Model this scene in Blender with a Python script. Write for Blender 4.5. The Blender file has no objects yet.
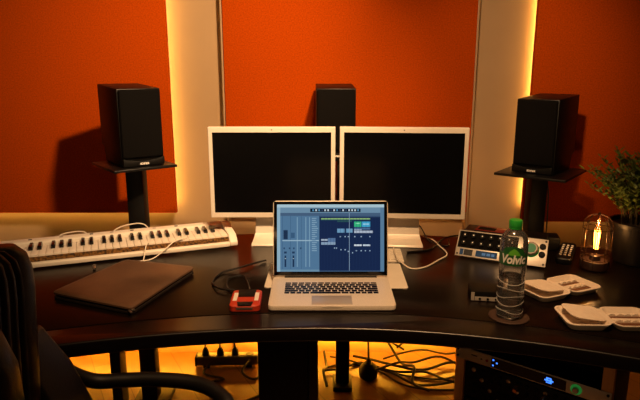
import bpy, bmesh, math, random
from mathutils import Vector, Matrix
random.seed(7)
S = bpy.context.scene
COL = S.collection
R = math.radians
DZ = 0.75            # worktop height

# ------------------------------------------------------------------ materials
def lin(c):
    return tuple((v/255/12.92 if v/255 <= .04045 else ((v/255+.055)/1.055)**2.4) for v in c)
MATS = {}
def mat(name, rgb, rough=.5, metal=0, spec=.5, noise=None, bump=None, coat=0, stretch=(1,1,1), sheen=0):
    """noise=(scale, rgb2, contrast), bump=(scale,strength)"""
    m = bpy.data.materials.new(name); m.use_nodes = True
    nt = m.node_tree; b = nt.nodes['Principled BSDF']
    b.inputs['Base Color'].default_value = (*lin(rgb), 1)
    b.inputs['Roughness'].default_value = rough
    b.inputs['Metallic'].default_value = metal
    b.inputs['Specular IOR Level'].default_value = spec
    b.inputs['Coat Weight'].default_value = coat
    if sheen: b.inputs['Sheen Weight'].default_value = sheen
    if noise or bump:
        tc = nt.nodes.new('ShaderNodeTexCoord'); mp = nt.nodes.new('ShaderNodeMapping')
        mp.inputs['Scale'].default_value = stretch
        nt.links.new(tc.outputs['Object'], mp.inputs['Vector'])
    if noise:
        n = nt.nodes.new('ShaderNodeTexNoise'); n.inputs['Scale'].default_value = noise[0]
        n.inputs['Detail'].default_value = 5
        r = nt.nodes.new('ShaderNodeValToRGB')
        c = noise[2] if len(noise) > 2 else .25
        r.color_ramp.elements[0].position = .5-c; r.color_ramp.elements[1].position = .5+c
        r.color_ramp.elements[0].color = (*lin(rgb), 1); r.color_ramp.elements[1].color = (*lin(noise[1]), 1)
        nt.links.new(mp.outputs[0], n.inputs['Vector']); nt.links.new(n.outputs[0], r.inputs[0])
        nt.links.new(r.outputs[0], b.inputs['Base Color'])
    if bump:
        n = nt.nodes.new('ShaderNodeTexNoise'); n.inputs['Scale'].default_value = bump[0]; n.inputs['Detail'].default_value = 3
        u = nt.nodes.new('ShaderNodeBump'); u.inputs['Strength'].default_value = bump[1]; u.inputs['Distance'].default_value = .002
        nt.links.new(mp.outputs[0], n.inputs['Vector']); nt.links.new(n.outputs[0], u.inputs['Height'])
        nt.links.new(u.outputs[0], b.inputs['Normal'])
    MATS[name] = m
    return m
def emit(name, rgb, strength):
    m = bpy.data.materials.new(name); m.use_nodes = True
    nt = m.node_tree; nt.nodes.clear()
    o = nt.nodes.new('ShaderNodeOutputMaterial'); e = nt.nodes.new('ShaderNodeEmission')
    e.inputs[0].default_value = (*lin(rgb), 1); e.inputs[1].default_value = strength
    nt.links.new(e.outputs[0], o.inputs[0]); return m
def thin_glass(name, tint=(255,255,255), refl=.9, base=.04):
    m = bpy.data.materials.new(name); m.use_nodes = True
    nt = m.node_tree; nt.nodes.clear()
    o = nt.nodes.new('ShaderNodeOutputMaterial'); t = nt.nodes.new('ShaderNodeBsdfTransparent')
    g = nt.nodes.new('ShaderNodeBsdfGlossy'); g.inputs['Roughness'].default_value = .04
    t.inputs[0].default_value = (*lin(tint), 1)
    lw = nt.nodes.new('ShaderNodeFresnel'); lw.inputs[0].default_value = 1.45
    mx = nt.nodes.new('ShaderNodeMixShader')
    mu = nt.nodes.new('ShaderNodeMath'); mu.operation = 'MULTIPLY_ADD'; mu.inputs[1].default_value = refl; mu.inputs[2].default_value = base*.2
    nt.links.new(lw.outputs[0], mu.inputs[0]); nt.links.new(mu.outputs[0], mx.inputs[0])
    nt.links.new(t.outputs[0], mx.inputs[1]); nt.links.new(g.outputs[0], mx.inputs[2]); nt.links.new(mx.outputs[0], o.inputs[0])
    return m

M_fab  = mat('orange_fabric', (214,84,4), .95, spec=.05, noise=(170,(162,61,2),.28), bump=(700,.5))
M_cream= mat('cream_wall', (186,156,118), .6, noise=(3,(176,146,108),.3), bump=(120,.05))
M_dark = mat('dark_wall', (60,42,32), .8, noise=(4,(48,34,26)), bump=(80,.05))
M_wood = mat('dark_walnut', (10,6,4), .28, spec=.22, noise=(6,(20,11,7),.22), bump=(30,.05), stretch=(1,14,6))
M_band = mat('dark_walnut_edge', (9,6,5), .3, spec=.4, noise=(6,(17,11,9),.25), stretch=(1,16,6))
M_blk  = mat('black_satin', (6,5,5), .5, noise=(40,(10,9,8)), bump=(200,.04), spec=.25)
M_blkm = mat('black_matte', (5,4,4), .85, spec=.12, noise=(300,(9,7,6)), bump=(600,.2))
M_vinyl= mat('black_vinyl_wood', (9,7,6), .45, spec=.3, noise=(5,(15,12,10),.3), stretch=(12,12,1))
M_shelf= mat('black_shelf', (10,9,9), .4)
M_alu  = mat('aluminium', (236,226,212), .36, metal=.15, noise=(300,(216,206,194)))
M_white= mat('white_plastic', (232,224,210), .4, noise=(30,(224,215,200)))
M_bezel= mat('pale_aluminium_bezel', (236,228,216), .45, metal=.2, noise=(200,(228,219,206)))
M_scr  = mat('dark_lcd', (7,7,8), .22, spec=.35)
M_blkk = mat('black_key', (14,11,9), .25)
M_gold = mat('speckled_gold', (30,17,8), .4, noise=(130,(132,92,42),.12), stretch=(1,1,1))  # gold specks painted as reflections in the strip below the keys
M_leath= mat('brown_leather', (60,43,33), .45, noise=(5,(118,88,66),.2), bump=(420,.35))
M_leathd=mat('dark_leather_edge', (30,21,17), .6, bump=(300,.2))
M_chair= mat('black_chair_leather', (12,9,8), .4, spec=.4, noise=(9,(17,12,10)), bump=(260,.2))
M_chpl = mat('black_chair_plastic', (11,9,9), .5, spec=.3, bump=(300,.1))
M_red  = mat('red_rubber', (186,54,26), .5, bump=(200,.1))
M_silv = mat('silver_panel', (214,206,196), .38, metal=.5, noise=(250,(204,196,186)))
M_steel= mat('steel', (190,182,172), .28, metal=.9)
M_brass= mat('brass', (196,140,70), .3, metal=.9)
M_knob = mat('black_knob', (6,6,6), .6, spec=.2)
M_mark = mat('white_marking', (235,232,226), .5)
M_green= mat('green_cap', (36,150,50), .4)
M_lgreen=mat('label_green', (20,74,38), .45, noise=(28,(36,104,46),.2))
M_lleaf= mat('label_bright_green', (96,176,52), .45)
M_carton=mat('white_pulp_carton', (236,222,204), .8, noise=(60,(226,208,188)), bump=(260,.25))
M_cork = mat('dark_coaster', (66,42,28), .7, noise=(150,(48,30,20)))
M_rubber=mat('black_rubber_cable', (14,12,11), .5)
M_wcab = mat('white_cable', (226,216,200), .5)
M_floor= mat('floor_boards', (150,92,48), .35)
M_rail = mat('plywood_rail', (240,180,112), .55, noise=(8,(214,150,88),.3), stretch=(8,8,1))
M_leaf = mat('leaf_green', (66,92,30), .5, noise=(14,(124,142,56),.25))
M_stem = mat('stem_brown', (70,60,34), .7)
M_pot  = mat('dark_pot', (10,8,7), .42, spec=.4, noise=(30,(15,12,11)))
M_soil = mat('soil', (40,28,20), .95, bump=(90,.6))
M_lampw= mat('dark_lamp_base', (46,28,20), .4)
M_wire = mat('bronze_wire', (84,56,38), .35, metal=.8)
M_glass= thin_glass('clear_glass', refl=.22, base=.01)
M_pet  = thin_glass('clear_bottle_plastic', (246,246,244), .9, .1)
M_led  = emit('warm_led', (255,190,88), 23)
M_ledr = emit('warm_led_dim', (255,180,84), 26)
M_ledf = emit('amber_led', (255,168,40), 100)
M_fil  = emit('hot_filament', (255,150,46), 34)
M_blue = emit('blue_display_light', (60,120,255), 2.2)
M_gring= emit('green_ring_light', (50,150,60), .35)
M_lcd  = emit('pale_blue_lcd', (130,150,165), .13)
M_padg = emit('green_dial_light', (150,190,110), .3)
# water
def pet(name, k, refl):
    m = thin_glass(name, (250,250,248), refl, .2); nt = m.node_tree
    o = nt.nodes['Material Output']; src = o.inputs[0].links[0].from_socket
    d = nt.nodes.new('ShaderNodeBsdfDiffuse'); d.inputs[0].default_value = (.85,.85,.83,1)
    t = nt.nodes.new('ShaderNodeBsdfTranslucent'); t.inputs[0].default_value = (.85,.85,.83,1)
    m1 = nt.nodes.new('ShaderNodeMixShader'); m2 = nt.nodes.new('ShaderNodeMixShader'); m2.inputs[0].default_value = k
    nt.links.new(d.outputs[0], m1.inputs[1]); nt.links.new(t.outputs[0], m1.inputs[2])
    nt.links.new(src, m2.inputs[1]); nt.links.new(m1.outputs[0], m2.inputs[2]); nt.links.new(m2.outputs[0], o.inputs[0]); return m
M_pet = pet('clear_bottle_plastic', .07, 1.6)
M_petr = pet('ridge_highlight_plastic', .55, 1.2)  # whitish mix paints bright highlights onto the ridges
M_water = bpy.data.materials.new('water'); M_water.use_nodes = True
_b = M_water.node_tree.nodes['Principled BSDF']
_b.inputs['Transmission Weight'].default_value = 1; _b.inputs['Roughness'].default_value = 0; _b.inputs['IOR'].default_value = 1.33
# floor boards: brick texture
_nt = M_floor.node_tree; _b = _nt.nodes['Principled BSDF']
_tc = _nt.nodes.new('ShaderNodeTexCoord'); _mp = _nt.nodes.new('ShaderNodeMapping'); _mp.inputs['Rotation'].default_value = (0,0,R(62))
_bk = _nt.nodes.new('ShaderNodeTexBrick'); _bk.inputs['Scale'].default_value = 1
_bk.inputs['Color1'].default_value = (*lin((140,98,52)),1); _bk.inputs['Color2'].default_value = (*lin((124,84,44)),1); _bk.inputs['Mortar'].default_value = (*lin((92,58,28)),1)
_bk.inputs['Brick Width'].default_value = 1.1; _bk.inputs['Row Height'].default_value = .12; _bk.inputs['Mortar Size'].default_value = .002
_nt.links.new(_tc.outputs['Object'], _mp.inputs[0]); _nt.links.new(_mp.outputs[0], _bk.inputs['Vector']); _nt.links.new(_bk.outputs[0], _b.inputs['Base Color'])

# ------------------------------------------------------------------ mesh builder
class MB:
    def __init__(s): s.bm = bmesh.new()
    def box(s, c, d, M=None, mi=0):
        cx,cy,cz = c; x,y,z = d[0]/2, d[1]/2, d[2]/2
        vs = []
        for i in (-1,1):
            for j in (-1,1):
                for k in (-1,1):
                    p = Vector((i*x, j*y, k*z))
                    if M is not None: p = M @ p
                    vs.append(s.bm.verts.new(p + Vector(c)))
        for f in ((0,1,3,2),(4,6,7,5),(0,4,5,1),(2,3,7,6),(0,2,6,4),(1,5,7,3)):
            s.bm.faces.new([vs[i] for i in f]).material_index = mi
        return s
    def loft(s, rings, cap0=True, cap1=True, closed=True):
        rv = [[s.bm.verts.new(Vector(p)) for p in r] for r in rings]
        n = len(rv[0])
        for a, b in zip(rv, rv[1:]):
            for i in range(n if closed else n-1):
                j = (i+1) % n
                s.bm.faces.new((a[i], a[j], b[j], b[i]))
        if cap0: s.bm.faces.new(list(reversed(rv[0])))
        if cap1: s.bm.faces.new(rv[-1])
        return s
    def lathe(s, prof, n=32, c=(0,0,0), cap0=True, cap1=True, M=None):
        rings = []
        for r, z in prof:
            ring = []
            for i in range(n):
                p = Vector((r*math.cos(2*math.pi*i/n), r*math.sin(2*math.pi*i/n), z))
                if M is not None: p = M @ p
                ring.append(p + Vector(c))
            rings.append(ring)
        return s.loft(rings, cap0, cap1)
    def cyl(s, c, r, h, n=24, M=None):       # c = base centre
        return s.lathe([(r,0),(r,h)], n, c, M=M)
    def prism(s, pts, lo, hi, axis='z'):
        def q(a,b,t): return {'z':(a,b,t),'x':(t,a,b),'y':(a,t,b)}[axis]
        return s.loft([[q(a,b,lo) for a,b in pts],[q(a,b,hi) for a,b in pts]])
    def tube(s, pts, r, n=8, smooth=6, closed=False):
        P = [Vector(p) for p in pts]
        if smooth > 1:
            out = []; m = len(P)
            for i in range(m if closed else m-1):
                p0 = P[(i-1)%m] if (closed or i>0) else P[i]*2-P[i+1]
                p1 = P[i]; p2 = P[(i+1)%m]
                p3 = P[(i+2)%m] if (closed or i+2<m) else p2*2-p1
                for k in range(smooth):
                    t = k/smooth
                    out.append(.5*((2*p1)+(p2-p0)*t+(2*p0-5*p1+4*p2-p3)*t*t+(3*p1-p0-3*p2+p3)*t**3))
            if not closed: out.append(P[-1])
            P = out
        rings = []; up = Vector((0,0,1)); nrm = None; m = len(P)
        for i, p in enumerate(P):
            t = (P[(i+1)%m]-P[i-1]) if closed else (P[min(i+1,m-1)]-P[max(i-1,0)])
            t.normalize()
            if nrm is None:
                nrm = t.cross(up)
                if nrm.length < 1e-3: nrm = t.cross(Vector((1,0,0)))
            nrm = (nrm - t*nrm.dot(t)).normalized(); bn = t.cross(nrm)
            rr = r[0]+(r[1]-r[0])*i/(m-1) if isinstance(r, tuple) else r
            rings.append([p+nrm*(rr*math.cos(2*math.pi*k/n))+bn*(rr*math.sin(2*math.pi*k/n)) for k in range(n)])
        if closed: rings.append(rings[0])
        if closed:
            s.loft(rings, False, False); bmesh.ops.remove_doubles(s.bm, verts=s.bm.verts, dist=1e-6)
        else: s.loft(rings)
        return s
def link(o, parent=None, loc=None, rot=None):
    COL.objects.link(o)
    if parent: o.parent = parent
    if loc is not None: o.location = loc
    if rot is not None: o.rotation_euler = rot
    return o
def obj(name, mb, m, parent=None, loc=None, rot=None, bevel=0, seg=2, sub=0, ang=35):
    me = bpy.data.meshes.new(name)
    bmesh.ops.recalc_face_normals(mb.bm, faces=mb.bm.faces)
    if bevel:
        es = [e for e in mb.bm.edges if len(e.link_faces)==2 and e.calc_face_angle(0) > R(30)]
        bmesh.ops.bevel(mb.bm, geom=es, offset=bevel, segments=seg, profile=.5, affect='EDGES', clamp_overlap=True)
    mb.bm.to_mesh(me); mb.bm.free()
    for mm in (m if isinstance(m, list) else [m]): me.materials.append(mm)
    me.shade_smooth(); me.set_sharp_from_angle(angle=R(ang))
    o = bpy.data.objects.new(name, me)
    if sub:
        md = o.modifiers.new('sub','SUBSURF'); md.levels = sub; md.render_levels = sub
    return link(o, parent, loc, rot)
def tag(o, label=None, cat=None, group=None, kind=None):
    if label: o['label'] = label
    if cat: o['category'] = cat
    if group: o['group'] = group
    if kind: o['kind'] = kind
    return o
def thing(name, label, cat, loc=(0,0,0), rz=0, group=None):
    o = bpy.data.objects.new(name, None); o.empty_display_size = .05
    link(o, None, loc, (0,0,rz)); return tag(o, label, cat, group)
def copy_tree(o, parent=None):
    c = o.copy(); COL.objects.link(c)
    if parent: c.parent = parent
    for ch in list(o.children): copy_tree(ch, c)
    return c
def text(name, s, size, m, parent, loc, rot, ext=.0004, shear=0, offset=0, sx=1):
    cu = bpy.data.curves.new(name, 'FONT'); cu.body = s; cu.size = size; cu.extrude = ext; cu.shear = shear
    cu.align_x = 'CENTER'; cu.align_y = 'CENTER'; cu.offset = offset; cu.resolution_u = 2
    t = bpy.data.objects.new(name, cu); COL.objects.link(t)
    bpy.context.view_layer.update()
    me = bpy.data.meshes.new_from_object(t.evaluated_get(bpy.context.evaluated_depsgraph_get()))
    bpy.data.objects.remove(t); me.materials.clear(); me.materials.append(m)
    o = bpy.data.objects.new(name, me); o.scale = (sx,1,1)
    return link(o, parent, loc, rot)
def rr(w, d, r, z, n=5, c=(0,0)):           # rounded rectangle ring
    pts = []
    for qx, qy, a0 in ((1,1,0),(-1,1,90),(-1,-1,180),(1,-1,270)):
        for k in range(n+1):
            a = R(a0+90*k/n)
            pts.append((c[0]+qx*(w/2-r)+r*math.cos(a), c[1]+qy*(d/2-r)+r*math.sin(a), z))
    return pts
def RX(a): return Matrix.Rotation(R(a),3,'X')
def RY(a): return Matrix.Rotation(R(a),3,'Y')
def RZ(a): return Matrix.Rotation(R(a),3,'Z')

# ------------------------------------------------------------------ camera
cam = bpy.data.cameras.new('camera'); cam.sensor_width = 36; cam.lens = 36*585/640
co = bpy.data.objects.new('camera', cam); COL.objects.link(co)
co.location = (0,0,1.404); co.rotation_euler = (R(90-13),0,0); cam.clip_start = .02
S.camera = co

# ------------------------------------------------------------------ room
def struct(name, mb, m): return tag(obj(name, mb, m), kind='structure')
struct('floor', MB().box((0,.6,-.05),(5,4.3,.1)), M_floor)
struct('ceiling', MB().box((0,.6,2.75),(5,4.3,.1)), M_dark)
struct('wall_back', MB().box((0,2.74,1.35),(5,.1,2.7)), M_cream)
struct('wall_left', MB().box((-2.45,.6,1.35),(.1,4.18,2.7)), M_dark)
struct('wall_right', MB().box((2.45,.6,1.35),(.1,4.18,2.7)), M_dark)
struct('wall_front', MB().box((0,-1.5,1.35),(4.8,.1,2.7)), M_dark)
for n, x in (('trim_1', -.427), ('trim_2', .683)):
    tag(obj(n, MB().box((x,2.66,1.35),(.010,.056,2.68)), M_cream, bevel=.003), kind='structure')

# acoustic panels, standing off the wall on battens
def panel(label, x0, x1, yf, z0, z1, rz=0):
    t = thing('acoustic_panel', label, 'acoustic panel', ((x0+x1)/2, yf, z0), rz, None)
    w, h = x1-x0, z1-z0
    obj('fabric_face', MB().box((0,.012,h/2),(w,.024,h)), M_fab, t, bevel=.004)
    obj('backing_frame', MB().box((0,.034,h/2),(w-.012,.02,h-.012)), M_dark, t)
    for sx in (-1,1):
        obj('batten', MB().box((sx*(w/2-.16),.044+(2.688-yf-.044)/2,h/2),(.03,2.688-yf-.046,h-.3)), M_dark, t)
    return t
panel('orange fabric wall panel behind the left speaker', -2.0, -.657, 2.6, .742, 2.6)
panel('orange fabric wall panel in the middle behind both monitors', -.42, .676, 2.62, .742, 2.6)
panel('orange fabric wall panel behind the right speaker and the potted plant', .882, 2.2, 2.47, .735, 2.6)
def ledstrip(label, c, d, m=M_led):
    t = thing('led_strip', label, 'light strip', c)
    obj('diode_tape', MB().box((0,0,0), d), m, t)
    return t
ledstrip('warm light strip hidden behind the right edge of the left orange panel', (-.685,2.653,1.66), (.008,.008,1.8))
ledstrip('warm light strip hidden under the bottom edge of the left orange panel', (-1.33,2.653,.765), (1.25,.008,.008))
ledstrip('warm light strip hidden behind the left edge of the right orange panel', (.955,2.672,1.66), (.008,.008,1.8), M_ledr)
ledstrip('warm light strip hidden under the bottom edge of the right orange panel', (1.58,2.66,.775), (1.2,.008,.008), M_ledr)

# ------------------------------------------------------------------ desk
def front(x): return 1.381-(.30 if x>0 else .235)*min(abs(x),.95)**2
def back(x): return 2.25-.20*x*x
def strip_outline(fa, fb, x0=-1.45, x1=1.45, n=40):
    xs = [x0+(x1-x0)*i/n for i in range(n+1)]
    return [(x,fa(x)) for x in xs]+[(x,fb(x)) for x in reversed(xs)]
ledstrip('warm light strip hidden under the bottom edge of the middle orange panel', (.13,2.665,.765), (1.0,.008,.008), M_ledr)
desk = thing('studio_desk', 'wide dark brown curved studio desk with rounded front edge', 'desk', (0,1.8,0))
def world(mb, v=(0,-1.8,0)):
    bmesh.ops.translate(mb.bm, verts=mb.bm.verts, vec=v); return mb
obj('worktop', world(MB().prism(strip_outline(lambda x: front(x)+.1, back), .712, DZ)), M_wood, desk, bevel=.002)
obj('front_edge', world(MB().prism(strip_outline(front, lambda x: front(x)+.0985), .711, DZ)), M_band, desk, bevel=.006, seg=3)
for x0, x1 in ((-.690,-.656),):
    obj('leg', world(MB().box(((x0+x1)/2,1.78,.355),(x1-x0,.06,.708))), M_blk, desk, bevel=.003)
obj('side_panel', world(MB().box((-1.3,1.65,.355),(.04,.6,.708))), M_blk, desk, bevel=.003)
obj('side_panel', world(MB().box((1.3,1.6,.355),(.04,.6,.708))), M_blk, desk, bevel=.003)
ped = obj('pedestal', world(MB().box((-.122,1.95,.355),(.164,.4,.708))), M_blk, desk, bevel=.003)
obj('pedestal_side', world(MB().box((-.0225,1.95,.355),(.031,.4,.708))), M_band, desk, bevel=.003)
t = ledstrip('amber light strip on the back wall low behind the dark desk', (-.1,2.655,.100), (2.6,.010,.006), M_ledf)
obj('shade', MB().box((0,.006,.010),(2.62,.050,.010)), M_blk, t)

# ------------------------------------------------------------------ speakers
SW, SH, SD = .158, .277, .235
def make_speaker():
    t = thing('bookshelf_speaker', 'x', 'speaker')
    side = [(.008,0),(.195,0),(.208,.052),(SD,.062),(SD,SH+.012),(.008,SH)]
    obj('cabinet', MB().prism(side, -SW/2, SW/2, 'x'), M_vinyl, t, bevel=.004)
    g = MB()
    rings = []
    for y, k in ((.008,0),(.001,0),(-.003,.003),(-.004,.007)):
        rings.append([(p[0], y, p[1]+SH/2+.014) for p in rr(SW-.008-2*k, SH-.034-2*k, .006, 0)])
    obj('grille', g.loft(rings), M_blkm, t)
    ch = [( -SW/2+.004, .012), (-SW/2+.004,.036)]
    pts = [(-SW/2+.003,.0015),(SW/2-.003,.0015),(SW/2-.003,.030)]
    pts += [(SW/2-.003-(SW-.006)*i/12, .030-.011*math.sin(math.pi*i/12)) for i in range(1,12)] + [(-SW/2+.003,.030)]
    b = obj('base_trim', MB().prism(pts, -.006, .0075, 'y'), M_blk, t, bevel=.0015)
    text('brand_lettering', 'EDIFIER', .0100, M_mark, b, (0,-.0064,.0095), (R(90),0,0), .0004, offset=.0004)
    return t
spk = make_speaker()
def place(t, loc, rz, label, cat=None, group=None):
    t.location = loc; t.rotation_euler = (0,0,R(rz)); t['label'] = label
    if cat: t['category'] = cat
    if group: t['group'] = group
    return t
PZ = 1.045
SLX, SLY, SRX, SRY = -.640, 2.105, .802, 2.185
place(spk, (SLX,SLY,PZ+.0006), 36, 'black bookshelf speaker on the left stand before the left orange panel')
place(copy_tree(spk), (SRX,SRY,1.0036), -40, 'black bookshelf speaker on the right stand above the potted plant')
place(copy_tree(spk), (.064,2.335,1.0366), 1, 'black bookshelf speaker in the middle, peeking out above the two monitors')

def floor_stand(label, px, py, rz, pole_xy, PZ, size=(.235,.25)):
    bx, by = pole_xy
    t = thing('speaker_stand', label, 'speaker stand', (bx, by, 0))
    obj('top_plate', MB().box((px-bx,py-by,PZ-.006),(size[0],size[1],.010), RZ(rz)), M_shelf, t, bevel=.002)
    obj('plate_bracket', MB().box(((px-bx)*.5,(py-by)*.5,PZ-.0155),(.09,.14,.008), RZ(rz)), M_blk, t)
    obj('pole', MB().box((0,0,.53),(.066,.060,PZ-.021-.022)), M_blk, t, bevel=.004)
    obj('base', MB().box((0,.02,.0105),(.15,.15,.020)), M_blk, t, bevel=.003)
    return t
floor_stand('black speaker stand holding the left speaker, rising behind the piano keyboard', -.700, 2.175, 38, (-.714,2.235), PZ)
floor_stand('black speaker stand holding the right speaker, rising behind the silver controller', .860, 2.245, -38, (.866,2.29), 1.003, (.265,.285))
bxb = thing('power_adapter', 'black box on the desk behind the dial end of the silver controller', 'adapter', (.812,2.055,DZ), R(-12))
obj('case', MB().box((0,0,.0255),(.115,.07,.048)), M_blk, bxb, bevel=.004)
obj('lid_seam', MB().box((0,0,.040),(.1156,.0706,.0012)), M_blkm, bxb)
# centre speaker floor stand in the gap behind the desk
t = thing('speaker_stand', 'tall black floor stand of the middle speaker, seen under the desk', 'speaker stand', (.10,2.36,0))
obj('top_plate', MB().box((-.034,.085,1.031),(.16,.22,.010)), M_blk, t, bevel=.002)
obj('pole', MB().box((0,.02,.523),(.060,.050,1.004)), M_blk, t, bevel=.003)
obj('base', MB().box((0,.02,.0105),(.085,.12,.02)), M_blk, t, bevel=.003)

# ------------------------------------------------------------------ monitors
def make_monitor():
    t = thing('monitor', 'x', 'monitor')
    W, Hh, b = .460, .335, .0150
    z0 = .101
    def ring(w,h,y): return [(x,y,z0+Hh/2+z) for x,z in ((-w/2,-h/2),(w/2,-h/2),(w/2,h/2),(-w/2,h/2))]
    m = MB(); m.loft([ring(W-.01,Hh-.01,.034), ring(W,Hh,.03), ring(W,Hh,.002), ring(W-.004,Hh-.004,0), ring(W-2*b,Hh-2*b-.007,0), ring(W-2*b,Hh-2*b-.007,.006)], True, True)
    obj('bezel', m, M_bezel, t, ang=20)
    obj('screen', MB().box((0,.0045,z0+Hh/2),(W-2*b,.002,Hh-2*b-.007)), M_scr, t)
    obj('camera_dot', MB().cyl((0,.0005,z0+Hh-.009),.0020,.0015,12,RX(90)), M_blk, t)
    obj('power_light', MB().cyl((W/2-.03,.0005,z0+.010),.0018,.0015,12,RX(90)), M_mark, t)
    # L shaped foot of bent aluminium sheet, flaring at the bottom
    prof = [(.045,.22),(.040,.10),(.030,.03),(.010,.010),(-.035,.0006)]
    m = MB()
    th = .010
    rings = []
    for (y,z), w in zip(prof, (.135,.135,.140,.150,.158)):
        rings.append([(-w/2,y,z),(w/2,y,z),(w/2,y+th*.6,z+th*.8),(-w/2,y+th*.6,z+th*.8)])
    obj('foot', m.loft(rings), M_bezel, t, bevel=.0015)
    obj('foot_sole', MB().box((0,.075,.0055),(.15,.13,.010)), M_bezel, t, bevel=.002)
    return t
mon = make_monitor()
place(mon, (-.1745,2.105,DZ), 0, 'left of the two blank white-framed monitors')
place(copy_tree(mon), (.301,2.090,DZ), -4.5, 'right of the two blank white-framed monitors')

# ------------------------------------------------------------------ laptop
t = thing('laptop', 'open silver laptop showing blue music software on its screen', 'laptop', (.033,1.482,DZ+.0008), R(.2))
tilt = Matrix.Rotation(R(2.2),4,'X')
holder = []
LW, LD = .350, .207
m = MB(); m.loft([rr(LW-.006,LD-.006,.012,0.0,c=(0,LD/2)), rr(LW,LD,.014,.004,c=(0,LD/2)), rr(LW,LD,.014,.0145,c=(0,LD/2)), rr(LW-.002,LD-.002,.013,.016,c=(0,LD/2))])
base = obj('base', m, M_alu, t, rot=(R(2.2),0,0))
obj('opening_notch', MB().box((0,.0008,.0135),(.055,.003,.004)), M_white, base)
tp = obj('trackpad', MB().box((0,.038,.0162),(.112,.058,.0006)), mat('trackpad_grey',(196,186,174),.3,metal=.4), base, bevel=.0002)
rows = [(14,[1]*14),(14,[1]*13+[1.4]),(14,[1.4]+[1]*13),(13,[1.7]+[1]*11+[1.7]),(12,[2.2]+[1]*10+[2.2]),(11,[1,1,1,1.3,5.2,1.3,1,1,1,1,1])]
for ri,(n,ws) in enumerate(rows):
    y = .121+.0335-.0137*ri; tot = sum(ws); x = -.136; u = .272/tot
    for w in ws:
        hh = .0095 if ri else .007
        obj('key', MB().box((x+w*u/2, y, .0168),(w*u-.0034,hh,.0012)), M_blkk, base)
        x += w*u
lid = obj('lid', MB().loft([[ (p[0],0,p[1]+.115) for p in rr(LW,.230,.010,0)], [(p[0],.006,p[1]+.115) for p in rr(LW,.230,.010,0)]]), M_alu, t,
          loc=(0,LD-.004,.0258), rot=(R(-13),0,0), bevel=.001)
obj('screen_glass', MB().box((0,-.0008,.115),(LW-.005,.001,.225)), mat('black_glass',(8,8,9),.12), lid, bevel=.0003)
obj('hinge', MB().tube([(-.14,LD-.006,.0225),(.14,LD-.006,.0225)],.0045,10,1), M_blk, t)
# screen contents
SWd, SHd = .326, .2045
q = []      # (x0,y0,x1,y1,colour) as fractions, y from the top
NAVY=(26,42,78); MID=(84,122,156); LITE=(142,172,194); DK=(40,62,92); WH=(196,214,226)
q += [(0,0,1,1,NAVY),(0,0,1,.045,(176,204,216)),(0,.045,1,.125,(112,146,172)),(.31,.062,.78,.112,(16,24,40)),(0,.125,1,.17,(72,98,128)),(0,.17,.395,1,MID)]
q += [(0,.045,.03,1,(150,184,202)),(.40,.17,1,.19,(56,80,112))]
q += [(.965,.045,1,1,(92,128,158)),(.03,.97,.395,1,(110,146,172)),(.395,.985,.965,1,(66,92,124))]
for i in range(16): q.append((.33+.028*i, .072, .345+.028*i, .1, random.choice([WH,(90,150,190),(50,70,100)])))
for x in (.185,.265,.30): q.append((x,.19,x+.008,.93,(126,162,188)))
for x in (.05,.125,.225): q.append((x,.17,x+.003,.96,(58,90,124)))
q += [(.06,.38,.10,.52,DK),(.13,.42,.165,.50,(60,94,128)),(.05,.53,.39,.545,(158,188,206))]
for i in range(7): q.append((.06,.40+.016*i,.10,.408+.016*i,(24,40,66)))
for x in (.07,.145): q += [(x,.76,x+.016,.93,(34,54,84)),(x-.004,.70,x+.02,.73,(36,58,90)),(x+.003,.80,x+.013,.81,WH)]
for x in (.06,.11,.15,.215): q.append((x,.64,x+.014,.665,(46,72,104)))
for i in range(17):
    y=.20+.03*i; q.append((.325,y,.325+.03+.03*random.random(),y+.014,(132,166,190)))
q += [(.41,.205,.87,.222,(150,190,120)),(.41,.222,.87,.235,(50,96,96)),(.56,.24,.70,.262,(44,84,86))]
q += [(.72,.255,.785,.335,(54,186,130)),(.79,.255,.87,.335,(70,172,214)),(.735,.275,.775,.29,(150,230,190)),(.80,.285,.86,.30,(170,220,240))]
q += [(.56,.36,.63,.42,(112,160,196)),(.645,.36,.705,.42,(112,160,196)),(.72,.345,.87,.375,(78,112,150)),(.72,.39,.895,.425,(178,190,208)),(.72,.37,.79,.385,(160,178,200))]
q += [(.41,.515,.475,.54,(170,186,204)),(.41,.56,.545,.60,(140,164,190)),(.475,.50,.545,.56,(90,120,160)),(.72,.595,.79,.62,(214,222,232)),(.80,.595,.87,.62,(200,212,226))]
for x,y in ((.585,.47),(.63,.47),(.66,.47),(.72,.47),(.78,.47),(.86,.47),(.53,.64),(.55,.64),(.59,.665),(.63,.665),(.66,.69),(.70,.71),(.735,.68),(.78,.68),(.82,.68),(.86,.68)):
    q.append((x,y,x+.012,y+.018,(150,174,200)))
for i in range(18): q.append((.41+.03*i,.18,.412+.03*i,.995,(32,50,88)))
q.append((.673,.13,.677,.985,(150,176,200)))
cols = []; mb = MB()
for i,(x0,y0,x1,y1,c) in enumerate(q):
    if c not in cols: cols.append(c)
    yy = -.0014-.000012*i
    vs = [mb.bm.verts.new(((x-.5)*SWd, yy, .1165+(.5-y)*SHd)) for x,y in ((x0,y1),(x1,y1),(x1,y0),(x0,y0))]
    f = mb.bm.faces.new(vs); f.material_index = cols.index(c)
obj('screen', mb, [emit('screen_colour', c, .86) for c in cols], lid)

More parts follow.
